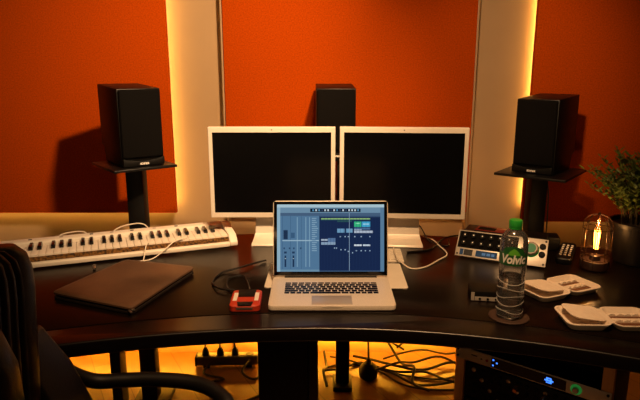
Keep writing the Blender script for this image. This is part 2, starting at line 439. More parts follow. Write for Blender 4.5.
# ------------------------------------------------------------------ pad and white keyboard behind the laptop
sl = thing('tablet', 'flat white slab lying under the back of the silver laptop', 'tablet', (.048,1.645,DZ), R(-1))
obj('body', MB().loft([rr(.43,.222,.008,.0005,c=(0,.111)), rr(.432,.224,.009,.0022,c=(0,.111)), rr(.432,.224,.009,.0048,c=(0,.111)), rr(.43,.222,.008,.0056,c=(0,.111))]), M_white, sl)
obj('rim', MB().box((0,-.0012,.0028),(.40,.0012,.0014)), M_blk, sl)
kb = thing('computer_keyboard', 'white computer keyboard behind the laptop, in front of the right monitor foot', 'keyboard', (.075,1.885,DZ), R(-1))
obj('case', MB().prism([(0,.0006),(.11,.0006),(.11,.016),(0,.008)], -.20, .21, 'x'), M_white, kb, bevel=.002)
for r_ in range(5):
    for k in range(18):
        obj('key', MB().box((-.186+.0226*k, .015+.0200*r_, .0102+.0015*r_),(.0185,.0165,.005), RX(4)), M_white, kb)

# ------------------------------------------------------------------ piano style midi keyboard
pk = thing('piano_keyboard', 'white piano keyboard lying askew on the left of the desk', 'piano keyboard', (-.302,2.062,DZ), R(21))
X0 = -.83
prof = [(.0,.006),(.0,.018),(.004,.021),(.013,.021),(.022,.0235),(.134,.0235),(.135,.052),(.142,.057),(.176,.059),(.188,.050),(.190,.006)]
obj('chassis', MB().prism(prof, X0, -.030, 'x'), M_white, pk, bevel=.0012)
endp = [(.0,.006),(.0,.022),(.012,.034),(.030,.046),(.10,.054),(.168,.059),(.186,.050),(.190,.006)]
obj('end_cap', MB().prism(endp, -.0295, 0, 'x'), M_white, pk, bevel=.004, seg=3)
obj('end_cap', MB().prism(endp, X0-.03, X0-.0005, 'x'), M_white, pk, bevel=.004, seg=3)
obj('speckled_strip', MB().prism([(.0135,.0222),(.0205,.0245),(.0235,.037),(.0165,.037)], -.716, -.031, 'x'), M_gold, pk)
WK = .0236
for i in range(29):
    x = -.031-WK*(28-i)-WK/2
    obj('white_key', MB().box((x,.0778,.034),(WK-.0012,.111,.018)), M_white, pk, bevel=.0012)
for i in range(28):
    if i % 7 in (0,1,3,4,5):
        x = -.031-WK*(28-i)+{0:-.002,1:.002,3:-.003,4:0,5:.003}[i%7]
        rg = [[(x-w,.076+a,z),(x+w,.076+a,z),(x+w,.1330,z),(x-w,.1330,z)] for w,a,z in ((.0068,0,.0432),(.0062,.001,.053),(.0048,.006,.056))]
        obj('black_key', MB().loft(rg), M_blkk, pk, bevel=.0006)
obj('wheel_block', MB().box((-.775,.066,.033),(.10,.09,.018)), M_white, pk, bevel=.003)
for k in (0,1): obj('pitch_wheel', MB().lathe([(.022,-.006),(.022,.006)],20,(-.79+.035*k,.07,.035),M=RY(90)), M_blk, pk)
for k,x in enumerate((-.70,-.60,-.50,-.43,-.36,-.28,-.20)):
    obj('button', MB().box((x,.160,.0588),(.012,.006,.003)), M_steel if k%2 else M_blk, pk, bevel=.0006)
for x in (X0+.05,-.08):
    for y in (.02,.15): obj('foot', MB().cyl((x,y,.0003),.008,.0060,12), M_rubber, pk)
# loose metal cap in front of it
def plug(label, loc, rz):
    t = thing('jack_adapter', label, 'adapter', loc, rz)
    obj('barrel', MB().lathe([(.0055,-.014),(.006,-.012),(.006,.006),(.0045,.008),(.003,.016)],14,(0,0,.0063),M=RX(90)), M_steel, t)
    obj('collar', MB().lathe([(.0062,-.001),(.0064,0),(.0062,.001)],14,(0,.0,.0066),M=RX(90)), M_blk, t)
plug('small metal plug lying before the white piano keyboard', (-.742,1.822,DZ+.0005), R(20))

# ------------------------------------------------------------------ leather folder
fo = thing('leather_folder', 'brown zipped leather folder lying before the piano keyboard', 'folder', (0,0,DZ))
cs = [(-.768,1.570),(-.503,1.456),(-.402,1.784),(-.648,1.858)]
def rpoly(cs, r, ins=0, n=4):
    c = sum((Vector(p) for p in cs), Vector((0,0)))/len(cs); out=[]
    for i in range(len(cs)):
        p = Vector(cs[i]); a = Vector(cs[i-1]); b = Vector(cs[(i+1)%len(cs)])
        p = p+(c-p).normalized()*ins*1.3; a=a+(c-a).normalized()*ins*1.3; b=b+(c-b).normalized()*ins*1.3
        p1 = p+(a-p).normalized()*r; p2 = p+(b-p).normalized()*r
        for k in range(n+1):
            u=k/n; out.append(((1-u)**2*p1+2*u*(1-u)*p+u*u*p2))
    return out
def pring(ins,z): return [(p.x,p.y,z) for p in rpoly(cs,.018,ins)]
obj('back_cover', MB().loft([pring(.004,.0006),pring(0,.003),pring(0,.009),pring(.003,.0100)]), M_leathd, fo)
obj('zip_tape', MB().loft([pring(.004,.0102),pring(.004,.0148)]), M_blkm, fo)
obj('front_cover', MB().loft([pring(.003,.015),pring(0,.016),pring(0,.021),pring(.004,.024),pring(.02,.026)]), M_leath, fo)
for (x,y,a) in ((-.508,1.457,35),(-.745,1.592,-50)):
    z = obj('zip_pull', MB().box((x,y,.0125),(.006,.022,.003), RZ(a)), M_steel, fo, bevel=.0008)
    obj('zip_slider', MB().box((x+.004,y+.011,.0125),(.009,.011,.006), RZ(a)), M_steel, z, bevel=.001)

# ------------------------------------------------------------------ red portable drive
dr = thing('portable_drive', 'small red and black box with two white labels beside the laptop', 'drive', (-.207,1.537,DZ), R(2))
dr.scale = (.93,.93,.93)
obj('body', MB().loft([rr(.086,.122,.012,.0006), rr(.090,.126,.014,.003), rr(.090,.126,.014,.018), rr(.082,.118,.012,.021)]), M_red, dr)
obj('centre_cover', MB().prism([(-.020,-.063),(.020,-.063),(.024,-.036),(-.024,-.036)], .0195, .0222), M_blk, dr, bevel=.0006)
obj('rear_cover', MB().prism([(-.024,.002),(.024,.002),(.028,.060),(-.028,.060)], .0195, .0222), M_blk, dr, bevel=.0006)
for s in (-1,1): obj('white_label', MB().box((s*.032,.004,.0213),(.012,.062,.001)), M_mark, dr)
obj('front_grip', MB().box((0,-.0632,.012),(.048,.002,.006)), M_steel, dr)
tag(obj('usb_cable', MB().tube([(-.205,1.612,DZ+.012),(-.21,1.64,DZ+.006),(-.225,1.70,DZ+.004),(-.245,1.75,DZ+.004),(-.285,1.722,DZ+.004),(-.275,1.64,DZ+.005),(-.252,1.607,DZ+.012),(-.30,1.625,DZ+.012),(-.331,1.70,DZ+.004),(-.315,1.778,DZ+.004),(-.262,1.806,DZ+.011),(-.215,1.87,DZ+.006),(-.185,1.90,DZ+.004)],.0032,8), M_rubber), 'thin black cable looping beside the red box towards the left monitor foot', 'cable')

# ------------------------------------------------------------------ silver desktop controller
ctl = thing('audio_controller', 'silver desktop audio controller with rows of knobs and a big dial', 'audio controller', (.626,1.930,DZ), R(-26))
CW = .298
def cf(u, v, o=0):      # point on the sloped front panel: u along x, v up the slope, o outwards
    a = R(38); return Vector((u, -.045+v*math.sin(a)-o*math.cos(a), .004+v*math.cos(a)+o*math.sin(a)))
slope = 38; PH = .098
Mf = RX(-slope)
top = cf(0,PH)
obj('case', MB().prism([(-.040,.003),(.130,.003),(.130,top.z-.006),(top.y+.004,top.z-.003)], -CW/2+.01, CW/2-.01, 'x'), M_blk, ctl, bevel=.002)
obj('front_panel', MB().box(cf(0,PH/2,.0018),(CW,.003,PH), Mf), M_silv, ctl, bevel=.0006)
obj('knob_panel', MB().box(cf(-.045,.063,.0036),(.200,.0008,.062), Mf), M_blkm, ctl)
def dial(name, u, v, r, h, m, o=.0038, n=18):
    k = MB(); a = R(slope)
    M = RX(90-slope)
    k.lathe([(r,0),(r,h*.8),(r*.85,h)], n, cf(u,v,o), M=M)
    return obj(name, k, m, ctl)
for r_ in range(2):
    for k in range(6):
        u = -.125+.030*k; v = .049+.028*r_
        d = dial('knob', u, v, .0080, .008, M_knob, .0042)
        obj('pointer', MB().box(cf(u,v+.0015,.0127),(.0036,.0008,.0042), Mf), M_mark, d)
obj('left_display', MB().box(cf(-.105,.016,.0036),(.030,.0008,.022), Mf), M_scr, ctl)
lc = obj('wide_display', MB().box(cf(-.043,.016,.0036),(.072,.0008,.022), Mf), M_lcd, ctl)
obj('display_digits', MB().box(cf(-.052,.016,.0042),(.012,.0004,.009), Mf).box(cf(-.036,.016,.0042),(.012,.0004,.009), Mf).box(cf(-.021,.016,.0042),(.010,.0004,.009), Mf), emit('lcd_digits',(150,185,220),.3), lc)
obj('display_surround', MB().box(cf(-.128,.016,.0036),(.012,.0008,.022), Mf), M_lcd, ctl)
bd = dial('volume_dial', .098, .056, .0235, .016, mat('dial_metal',(110,102,92),.45,metal=.5), .0038, 32)
obj('dial_ring', MB().lathe([(.024,0),(.0262,0),(.0262,.002),(.024,.002)], 32, cf(.098,.056,.0038), M=RX(90-slope)), M_gring, bd)
obj('dial_cap', MB().lathe([(.0165,0),(.0165,.0012)], 28, cf(.098,.056,.0202), M=RX(90-slope)), M_padg, bd)
for v in (.042,.070): dial('round_button', .1335, v, .0105, .005, M_knob, .0038, 24)
for u,v in ((-.142,.008),(-.142,.09),(.142,.008),(.142,.09)):
    dial('screw', u, v, .0034, .0012, M_blk, .0034, 12)
bk = thing('booklet', 'red and black booklet lying on top of the silver controller', 'booklet', (.614,2.020,DZ+.0776), R(-30))
obj('cover', MB().box((0,0,.0020),(.10,.06,.003)), mat('red_cover',(110,22,18),.5), bk, bevel=.0006)
obj('cover_photo', MB().box((-.012,-.006,.0038),(.06,.038,.0004)), M_blkm, bk)

# ------------------------------------------------------------------ little dark audio box behind bottle
sm = thing('audio_interface', 'small dark box with a pale socketed front, left of the water bottle', 'audio interface', (.474,1.585,DZ), R(-8))
sm.scale=(.92,.92,.92)
obj('case', MB().box((0,0,.0165),(.092,.075,.031)), M_blk, sm, bevel=.002)
obj('side_strip', MB().box((-.0395,-.0382,.0165),(.010,.002,.026)), M_silv, sm)
obj('front_plate', MB().box((.006,-.0382,.0095),(.078,.002,.012)), M_silv, sm)
for k in range(3): obj('socket', MB().lathe([(.0038,0),(.0038,.002)],14,(-.018+.024*k,-.0388,.0095),M=RX(90)), M_knob, sm)

# ------------------------------------------------------------------ bottle and coaster
BX, BY = .502, 1.447
t = thing('coaster', 'round dark brown coaster under the water bottle', 'coaster', (BX,BY,DZ))
obj('disc', MB().lathe([(.050,.0005),(.052,.002),(.052,.004),(.050,.0052),(.046,.0045)],40), M_cork, t)
bo = thing('water_bottle', 'clear plastic water bottle with green cap and green label on a coaster', 'bottle', (BX,BY,DZ+.0056), R(-19))
bo.scale = (.81,.81,.93)
outer = [(.026,.004),(.036,.0005),(.041,.006),(.0425,.018),(.0405,.030),(.0425,.042),(.0405,.055),(.0425,.068),(.0405,.082),(.0425,.096),(.041,.108),(.040,.120),(.0425,.132),(.0430,.140),(.0430,.216),(.0418,.226),(.037,.239),(.029,.249),(.0205,.2555),(.0178,.258),(.0172,.268)]
def wavy(prof, k=0.0, n=40):
    rings = []
    for r,z in prof:
        ring=[]
        for i in range(n):
            a=2*math.pi*i/n
            dz = .006*math.sin(a*2+z*70) if .025<z<.115 else 0
            rb = r-k
            if z<.01: rb *= 1+.06*math.cos(5*a)
            ring.append((rb*math.cos(a), rb*math.sin(a), z+dz))
        rings.append(ring)
    return rings
obj('bottle_body', MB().loft(wavy(outer), True, False), M_pet, bo)
wt = [(r,max(z,.0035)) for r,z in outer if z<.125]
obj('water', MB().loft(wavy(wt,.0014)), M_water, bo)
for i,z0 in enumerate((.022,.045,.066,.088,.108)):
    obj('ridge', MB().tube([((.0425)*math.cos(2*math.pi*k/20),(.0425)*math.sin(2*math.pi*k/20), z0+.0045*math.sin(2*2*math.pi*k/20+i*1.9)) for k in range(20)], .0009, 6, 2, closed=True), M_petr, bo)  # wavy tubes drawn as the bright highlight lines round the bottle
obj('base_ring', MB().tube([(.037*math.cos(2*math.pi*k/20),.037*math.sin(2*math.pi*k/20), .005+.002*math.sin(5*2*math.pi*k/20)) for k in range(20)], .0016, 6, 2, closed=True), M_petr, bo)
obj('cap', MB().lathe([(.0200,.262),(.0208,.264),(.0208,.279),(.0190,.2825),(.0,.2828)],36,cap1=False), M_green, bo)
obj('cap_ring', MB().lathe([(.0190,.2580),(.0206,.2585),(.0206,.2608),(.0190,.2612)],30), M_green, bo)
# label: wraps the front half, arched top
def onlabel(a, z, r=.0434): return (r*math.sin(a), -r*math.cos(a), z)
mb = MB(); n = 28; lo=[]; hi=[]
for i in range(n+1):
    a = R(-150+300*i/n); e = abs(a)/R(150)
    lo.append(onlabel(a,.160)); hi.append(onlabel(a,.196))
mb.loft([lo,hi], False, False, closed=False)
lab = obj('label', mb, M_lgreen, bo)
def on_cyl(mb, polys, r):        # flat (u,z) polygons wrapped on the bottle
    for poly in polys:
        vs=[mb.bm.verts.new((r*math.sin(u/r), -r*math.cos(u/r), z)) for u,z in poly]
        mb.bm.faces.new(vs)
    return mb
pol=[]
for i in range(16):
    u0=-.036+.072*i/16; u1=-.036+.072*(i+1)/16
    h=lambda u: .196+.019*max(0,1-(u/.036)**2)**.5
    pol.append([(u0,.1955),(u1,.1955),(u1,h(u1)),(u0,h(u0))])
obj('label_arch', on_cyl(MB(),pol,.0435), M_lgreen, lab)
pol=[]
for i in range(12):
    u0=-.020+.044*i/12; u1=-.020+.044*(i+1)/12
    h=lambda u: .190+.019*(1-abs((u-.002)/.022)**1.5)
    pol.append([(u0,.190),(u1,.190),(u1,h(u1)),(u0,h(u0))])
obj('label_hill', on_cyl(MB(),pol,.0438), M_lleaf, lab)
# lettering wrapped round
def wrap_text(s, size, zc, r, m, sx=1, shear=.2, off=.0006):
    cu = bpy.data.curves.new('t','FONT'); cu.body=s; cu.size=size; cu.shear=shear; cu.align_x='CENTER'; cu.align_y='CENTER'; cu.resolution_u=3; cu.offset=off
    tt = bpy.data.objects.new('t',cu); COL.objects.link(tt); bpy.context.view_layer.update()
    me = bpy.data.meshes.new_from_object(tt.evaluated_get(bpy.context.evaluated_depsgraph_get())); bpy.data.objects.remove(tt)
    for v in me.vertices:
        u=v.co.x*sx; z=zc+v.co.y; v.co=(r*math.sin(u/r), -r*math.cos(u/r), z)
    me.materials.clear(); me.materials.append(m)
    return link(bpy.data.objects.new('label_lettering',me), lab)
wrap_text('Volvic', .034, .1775, .0446, M_mark, .95, .18, .0013)


# ------------------------------------------------------------------ white pulp cartons
def carton(label, c, rz):
    t = thing('egg_carton', label, 'carton', (c[0],c[1],DZ), R(rz)); t.scale = (.95,.95,.95)
    def tray(cx, w, d, h, name, lid=False):
        k=(cx,0)
        r1=[rr(w-.024,d-.024,.020,.0006,c=k), rr(w-.006,d-.006,.022,h*.75,c=k), rr(w,d,.024,h*.9,c=k), rr(w,d,.024,h,c=k), rr(w-.010,d-.010,.020,h,c=k), rr(w-.028,d-.028,.018,.005,c=k)]
        return obj(name, MB().loft(r1), M_carton, t)
    b = tray(-.062,.118,.130,.021,'tray')
    # loose flap sitting tilted over the tray
    F = MB().loft([[(p[0],p[1],p[2]) for p in rr(.098,.100,.026,0,c=(0,0))],[(p[0],p[1],p[2]) for p in rr(.100,.102,.027,.0025,c=(0,0))]])
    obj('flap', F, M_carton, t, loc=(-.056,.008,.0245), rot=(R(0),R(8),R(4)))
    r = tray(.064,.120,.130,.019,'lid')
    for yy in (-.012,.030):
        obj('slot_shade', MB().box((.064,yy-.012,.0062),(.088,.0145,.0012)), MATS.get('brown_slot_shade') or mat('brown_slot_shade', (112,66,36), .8), r)  # brown strip painted for the shadowed gap before each ridge
        w_=[( -.043+.086*i/48, .0075+.006*abs(math.sin(math.pi*4*i/48))**.5) for i in range(49)]
        obj('scalloped_ridge', MB().prism([(.064-.043,.0052)]+[(.064+a_,h_) for a_,h_ in w_]+[(.064+.043,.0052)], yy-.004, yy+.003, 'y'), M_carton, r)
    obj('ridge', MB().box((.064,.003,.0075),(.086,.012,.005)), M_carton, r, bevel=.002)
    obj('hinge', MB().box((.0015,0,.0195),(.012,.095,.002)), M_carton, t)
    return t
carton('open white egg carton beside the bottle, the rear of the two', (.704,1.628), 24)
carton('open white egg carton, the front of the two at the right desk edge', (.741,1.414), -2)

# ------------------------------------------------------------------ cage lamp
lp = thing('table_lamp', 'wire cage table lamp with a glowing filament bulb', 'lamp', (.905,1.835,DZ))
obj('base', MB().lathe([(.042,.0006),(.044,.003),(.044,.024),(.042,.028),(.018,.029),(.016,.044),(.013,.046)],40), M_lampw, lp)
for z,r_ in ((.034,.0445),(.060,.045),(.137,.045)):
    obj('cage_ring', MB().tube([(r_*math.cos(2*math.pi*k/24),r_*math.sin(2*math.pi*k/24),z) for k in range(24)],.0013,6,2,closed=True), M_wire, lp)
for k in range(8):
    a=2*math.pi*(k+.3)/8; ca,sa=math.cos(a),math.sin(a)
    obj('cage_wire', MB().tube([(.0455*ca,.0455*sa,.004),(.045*ca,.045*sa,.06),(.045*ca,.045*sa,.137),(.040*ca,.040*sa,.162),(.025*ca,.025*sa,.178),(.003*ca,.003*sa,.183)],.0012,6,4), M_wire, lp)
obj('finial', MB().lathe([(.004,.181),(.005,.184),(.003,.190)],12), M_wire, lp)
obj('glass_dome', MB().lathe([(.0405,.031),(.0405,.135),(.036,.157),(.022,.172),(.0,.1755)],32,cap0=False,cap1=False), M_glass, lp)
bl = obj('bulb', MB().lathe([(.0125,.048),(.014,.056),(.0155,.075),(.0155,.130),(.011,.146),(.003,.155)],24), M_glass, lp)
fil = MB()
for k in range(6):
    a=2*math.pi*k/6; fil.tube([(.006*math.cos(a),.006*math.sin(a),.066),(.0085*math.cos(a+.5),.0085*math.sin(a+.5),.128)],.0011,6,1)
obj('filament', fil, M_fil, bl)

# ------------------------------------------------------------------ remote control
rm = thing('remote_control', 'black remote control with pale buttons between the stand and the lamp', 'remote control', (.862,1.955,DZ), R(-28))
rm.scale=(1.08,1.12,1.2)
obj('body', MB().loft([rr(.044,.175,.012,.0006), rr(.048,.18,.014,.006), rr(.048,.18,.014,.015), rr(.042,.174,.012,.0185)]), M_blk, rm)
for r_ in range(6):
    for k in range(3):
        obj('button', MB().cyl((-.013+.013*k,-.05+.021*r_,.0183),.0040,.002,10), M_mark if r_>2 else M_silv, rm)

# ------------------------------------------------------------------ plant
PXX, PYY = 1.075, 1.90
pl = thing('potted_plant', 'bushy green plant in a dark round pot at the right edge', 'plant', (PXX,PYY,DZ))
obj('pot', MB().lathe([(.066,.0006),(.070,.004),(.090,.128),(.095,.130),(.095,.143),(.087,.143),(.085,.13),(.0,.128)],40,cap1=False), M_pot, pl)
obj('soil', MB().lathe([(.084,.1300),(.05,.136),(0.002,.138)],24), M_soil, pl)
stems=MB(); fol=MB()
def leaf(p, d, up, L, W):
    d=d.normalized(); s=d.cross(up)
    if s.length<1e-3: s=Vector((1,0,0))
    s.normalize(); nn=s.cross(d)
    pts=[p, p+d*L*.45+s*W/2+nn*L*.06, p+d*L, p+d*L*.45-s*W/2+nn*L*.06]; mid=p+d*L*.5-nn*L*.03
    v=[fol.bm.verts.new(x) for x in pts]; m_=fol.bm.verts.new(mid)
    for i in range(4): fol.bm.faces.new((v[i],v[(i+1)%4],m_))
rnd=random.Random(11)
for k in range(96):
    a=rnd.uniform(0,2*math.pi); lean=rnd.uniform(.05,1)
    if k<11: a=R(180+rnd.uniform(-30,35)); lean=rnd.uniform(.8,1.25)
    hgt=rnd.uniform(.10,.20)*(1.12-.35*lean)+.02; r0=rnd.uniform(0,.05); r1=r0+.125*lean+.01
    b0=Vector((r0*math.cos(a),r0*math.sin(a),.133)); b3=Vector((r1*math.cos(a),r1*math.sin(a),.154+hgt))
    if k==95: b0=Vector((-.06,0,.133)); b3=Vector((-.10,0,.385))
    if k==94: b0=Vector((-.03,0,.133)); b3=Vector((-.05,.02,.36))
    bm_=Vector((b0.x*.6+b3.x*.4,b0.y*.6+b3.y*.4,b0.z*.3+b3.z*.7))
    stems.tube([b0,bm_,b3],(.0018,.0008),5,4)
    nl=15
    for i in range(nl):
        u=.25+.75*i/(nl-1); p=b0*(1-u)**2+bm_*2*u*(1-u)+b3*u*u
        ang=i*2.4; d=Vector((math.cos(ang),math.sin(ang),.5))+ (b3-b0).normalized()*.5
        leaf(p,d,Vector((0,0,1)),rnd.uniform(.019,.030),rnd.uniform(.011,.016))
obj('stems', stems, M_stem, pl); obj('foliage', fol, M_leaf, pl)

# ------------------------------------------------------------------ cables on the desk
def cable(label, pts, m=M_rubber, r=.003, group=None, name='cable'):
    return tag(obj(name, MB().tube(pts, r, 8), m), label, 'cable', group)
z=DZ+.0026
cable('white cable curving over the desk right of the laptop', [(.262,1.99,z+.02),(.258,1.93,z+.022),(.262,1.870,z+.018),(.296,1.825,z),(.347,1.835,z),(.40,1.90,z),(.449,1.971,z),(.44,2.08,z),(.43,2.15,z),(.40,2.19,z)], M_wcab, .0024)
cable('black cable running from the silver controller behind the right monitor foot', [(.545,2.09,z+.035),(.50,2.15,z+.012),(.455,2.13,z),(.40,2.03,z),(.31,1.995,z)], M_rubber, .003)
cable('thin dark cable hanging below the right monitor', [(.335,2.135,.845),(.385,2.16,.80),(.415,2.13,z),(.47,2.07,z),(.49,2.14,z)], M_rubber, .0022)
cable('thin white cable slanting from the front of the piano keyboard to the leather folder', [(-.475,2.022,.800),(-.515,1.990,.795),(-.545,1.955,z+.02),(-.58,1.915,z),(-.63,1.892,z)], M_wcab, .002)
cable('short white cable drooping straight down the front of the piano keyboard', [(-.600,1.972,.800),(-.604,1.945,.792),(-.606,1.925,z+.012),(-.604,1.905,z),(-.602,1.888,z)], M_wcab, .002)
cable('white cable arching behind the left half of the piano keyboard', [(-.96,2.02,z),(-.945,2.03,.80),(-.90,2.05,.811),(-.86,2.065,.804),(-.84,2.085,z)], M_wcab, .0022)
cable('white cable arching behind the piano keyboard beside the speaker stand', [(-.78,2.085,z),(-.77,2.10,.80),(-.72,2.125,.818),(-.665,2.140,.814),(-.635,2.155,z)], M_wcab, .0022)
cable('black speaker cable hanging from the right speaker behind its stand', [(.905,2.345,.985),(.925,2.33,.93),(.930,2.32,.84),(.932,2.32,.72),(.935,2.33,.50)], M_rubber, .003)

# ------------------------------------------------------------------ under the desk
def flo(pts, r=.005, label=None, group='cables on the floor under the desk'):
    cable(label or 'black cable in the tangle on the floor boards under the desk', pts, M_rubber, r, group)
g2='cables on the floor under the desk'
FL=[ [(.02,2.52),(.12,2.56),(.25,2.52),(.40,2.45),(.56,2.42),(.70,2.5)],
     [(.02,2.48),(.10,2.50),(.20,2.56),(.33,2.46),(.44,2.36),(.60,2.38),(.72,2.46)],
     [(.16,2.60),(.25,2.58),(.36,2.50),(.48,2.48),(.62,2.54),(.75,2.50)],
     [(.05,2.60),(.15,2.53),(.28,2.44),(.36,2.34),(.46,2.28),(.60,2.30)],
     [(.22,2.50),(.34,2.42),(.48,2.44),(.55,2.34),(.66,2.32)],
     [(.02,2.58),(.03,2.48),(.015,2.40),(.03,2.30)],
     [(.30,2.54),(.40,2.56),(.50,2.60),(.62,2.58),(.72,2.60)],
     [(.25,2.40),(.36,2.44),(.44,2.50),(.56,2.48),(.68,2.40)],
     [(.33,2.60),(.38,2.48),(.42,2.38),(.40,2.28),(.46,2.22)]]
for i,p in enumerate(FL):
    flo([(x,y,.0055+.0115*i*(.5+.5*math.sin(k*1.3+i)**2)) for k,(x,y) in enumerate(p)], .0045+.001*(i%3))
cable('black cable hanging from the desk down to the black plug', [(.195,2.235,.66),(.20,2.32,.45),(.215,2.41,.22),(.222,2.44,.102)], M_rubber, .005)
cable('black cable slanting from under the desk into the tangle, right of the black plug', [(.21,2.24,.66),(.27,2.42,.30),(.33,2.54,.14),(.40,2.56,.08)], M_rubber, .005)
cable('black cable slanting down leftwards into the tangle, near the rack', [(.60,2.26,.66),(.55,2.46,.30),(.44,2.52,.18),(.36,2.52,.11)], M_rubber, .005)
t=thing('power_plug','round black plug lying at the left end of the cable tangle','plug',(.222,2.44,0))
obj('plug_body', MB().lathe([(.030,.0006),(.042,.012),(.045,.035),(.038,.06),(.022,.075)],20), M_blk, t)
obj('strain_relief', MB().lathe([(.014,.0755),(.008,.10)],12), M_rubber, t)
ps=thing('power_strip','grey power strip with plugs on the floor at the back under the desk','power strip',(-.44,2.555,0),R(2))
obj('housing', MB().box((0,0,.036),(.29,.055,.045)), mat('grey_strip',(74,66,58),.4), ps, bevel=.006)
for k in range(4):
    obj('socket', MB().cyl((-.105+.07*k,0,.0588),.019,.002,18), M_blk, ps)
obj('end_cap', MB().box((-.148,0,.036),(.010,.058,.048)), M_blk, ps, bevel=.003)
obj('foot', MB().box((-.10,0,.0070),(.03,.05,.0125)), M_blk, ps); obj('foot', MB().box((.10,0,.0070),(.03,.05,.0125)), M_blk, ps)
for k,x in enumerate((-.105,-.035,.035)):
    p=thing('power_plug', ['black plug in the left socket of the power strip','black plug in the second socket of the power strip','black plug in the third socket of the power strip'][k],'plug',(-.44+x*.9994,2.555+x*.035,.0612))
    obj('plug_body', MB().lathe([(.016,0),(.017,.004),(.014,.022),(.007,.034)],14), M_blk, p)
    obj('lead', MB().tube([(0,0,.034),(0,-.01,.09),((-.02,.005,.015)[k],-.06,.25),((-.03,0,.02)[k],-.20,.60)],.0045,8,5), M_rubber, p)
cable('black cable trailing from the power strip to the desk pedestal', [(-.33,2.515,.05),(-.36,2.46,.02),(-.30,2.42,.006),(-.24,2.50,.006),(-.20,2.36,.006),(-.32,2.24,.006),(-.42,2.20,.006)], M_rubber, .0055)
cable('black cable lying in front of the power strip', [(-.52,2.518,.03),(-.54,2.47,.006),(-.44,2.42,.006),(-.56,2.39,.006),(-.80,2.40,.006)], M_rubber, .005)

# rack
rk = thing('equipment_rack', 'equipment rack under the right of the desk with silver and black units', 'rack', (.522,1.92,0), R(-38.7))
RW = .447       # between outer rail faces measured along the front
def rail(x): return obj('rail', MB().box((x,.012,.347),(.034,.024,.69)), M_rail, rk, bevel=.002)
rail(-.020); rail(RW+.020)
obj('side_panel', MB().box((-.028,.145,.347),(.016,.24,.69)), M_blk, rk)
obj('side_panel', MB().box((RW+.028,.145,.347),(.016,.24,.69)), M_blk, rk)
obj('bottom_panel', MB().box((RW/2,.145,.012),(RW+.03,.24,.02)), M_blk, rk)
obj('back_panel', MB().box((RW/2,.262,.347),(RW+.06,.010,.69)), M_blkm, rk)
obj('top_panel', MB().box((RW/2,.145,.686),(RW+.03,.22,.010)), M_blkm, rk)
u = obj('silver_unit', MB().box((RW/2,-.003,.398),(RW+.072,.004,.0445)), M_silv, rk, bevel=.001)
obj('unit_case', MB().box((RW/2,.11,.398),(RW-.01,.21,.042)), M_blk, u)
obj('display_window', MB().box((RW*.50,-.0056,.398),(RW*.56,.0012,.036)), M_scr, u)
for xx,zz in ((.005,.010),(.005,-.010),(.018,.002)): obj('indicator_light', MB().box((RW*.225+xx,-.0065,.398+zz),(.0055,.0006,.0050)), M_blue, u)
gl = MB()
for dx,dz,w,h in ((0,.008,.016,.004),(0,0,.028,.005),(0,-.007,.018,.004),(-.006,.004,.006,.012),(.006,-.002,.006,.014)): gl.box((RW*.66+dx,-.0065,.398+dz),(w,.0006,h))
obj('display_symbol', gl, M_blue, u)
kn = obj('unit_knob', MB().lathe([(.010,0),(.010,.012),(.008,.014)],24,(RW*.85,-.0054,.398),M=RX(90)), M_silv, u)
obj('knob_ring', MB().lathe([(.0135,0),(.0175,0),(.0175,.0012),(.0135,.0012)],28,(RW*.85,-.0056,.398),M=RX(90)), M_gring, u)
obj('unit_lettering', MB().box((.035,-.0054,.402),(.022,.0006,.004)).box((.062,-.0054,.397),(.006,.0006,.005)), M_blk, u)
obj('power_button', MB().lathe([(.0045,0),(.0045,.003)],14,(RW*.185,-.0054,.398),M=RX(90)), mat('red_button',(150,30,16),.4), u)
for x in (-.026,RW+.026):
    for dz in (-.013,.013): obj('screw', MB().lathe([(.0045,0),(.0045,.003)],10,(x,-.0052,.398+dz),M=RX(90)), M_blk, u)
b1 = obj('black_unit', MB().box((RW/2,.02,.505),(RW-.004,.004,.087)), M_blkm, rk, bevel=.001)
obj('edge_highlight', MB().box((RW*.55,.0165,.546),(RW*.8,.003,.002)), M_steel, b1)  # steel line drawn as the highlight along the unit's edge
b2 = obj('patch_unit', MB().box((RW/2,.004,.30),(RW-.004,.004,.130)), M_blk, rk, bevel=.001)
for r_ in range(4):
    for k in range(13):
        obj('socket', MB().lathe([(.0075,0),(.0075,.005),(.004,.006)],12,(.035+.0315*k,.0016,.345-.03*r_),M=RX(90)), M_knob if (k*3+r_)%4 else M_steel, b2)
for (x,zz) in ((.20,.345),(.29,.338),(.32,.315)):
    p = obj('patch_plug', MB().lathe([(.008,0),(.009,.03),(.006,.045)],14,(x,-.005,zz),M=RX(90)), M_brass, b2)
b3 = obj('lower_unit', MB().box((RW/2,.004,.17),(RW-.004,.004,.11)), M_blk, rk, bevel=.001)

# ------------------------------------------------------------------ office chair (in the left foreground)
ch = thing('office_chair', 'black leather office chair in the left foreground', 'chair', (-.45,.90,0))
OX, OY = -.45, .90
def W(p): return (p[0]-OX, p[1]-OY, p[2])
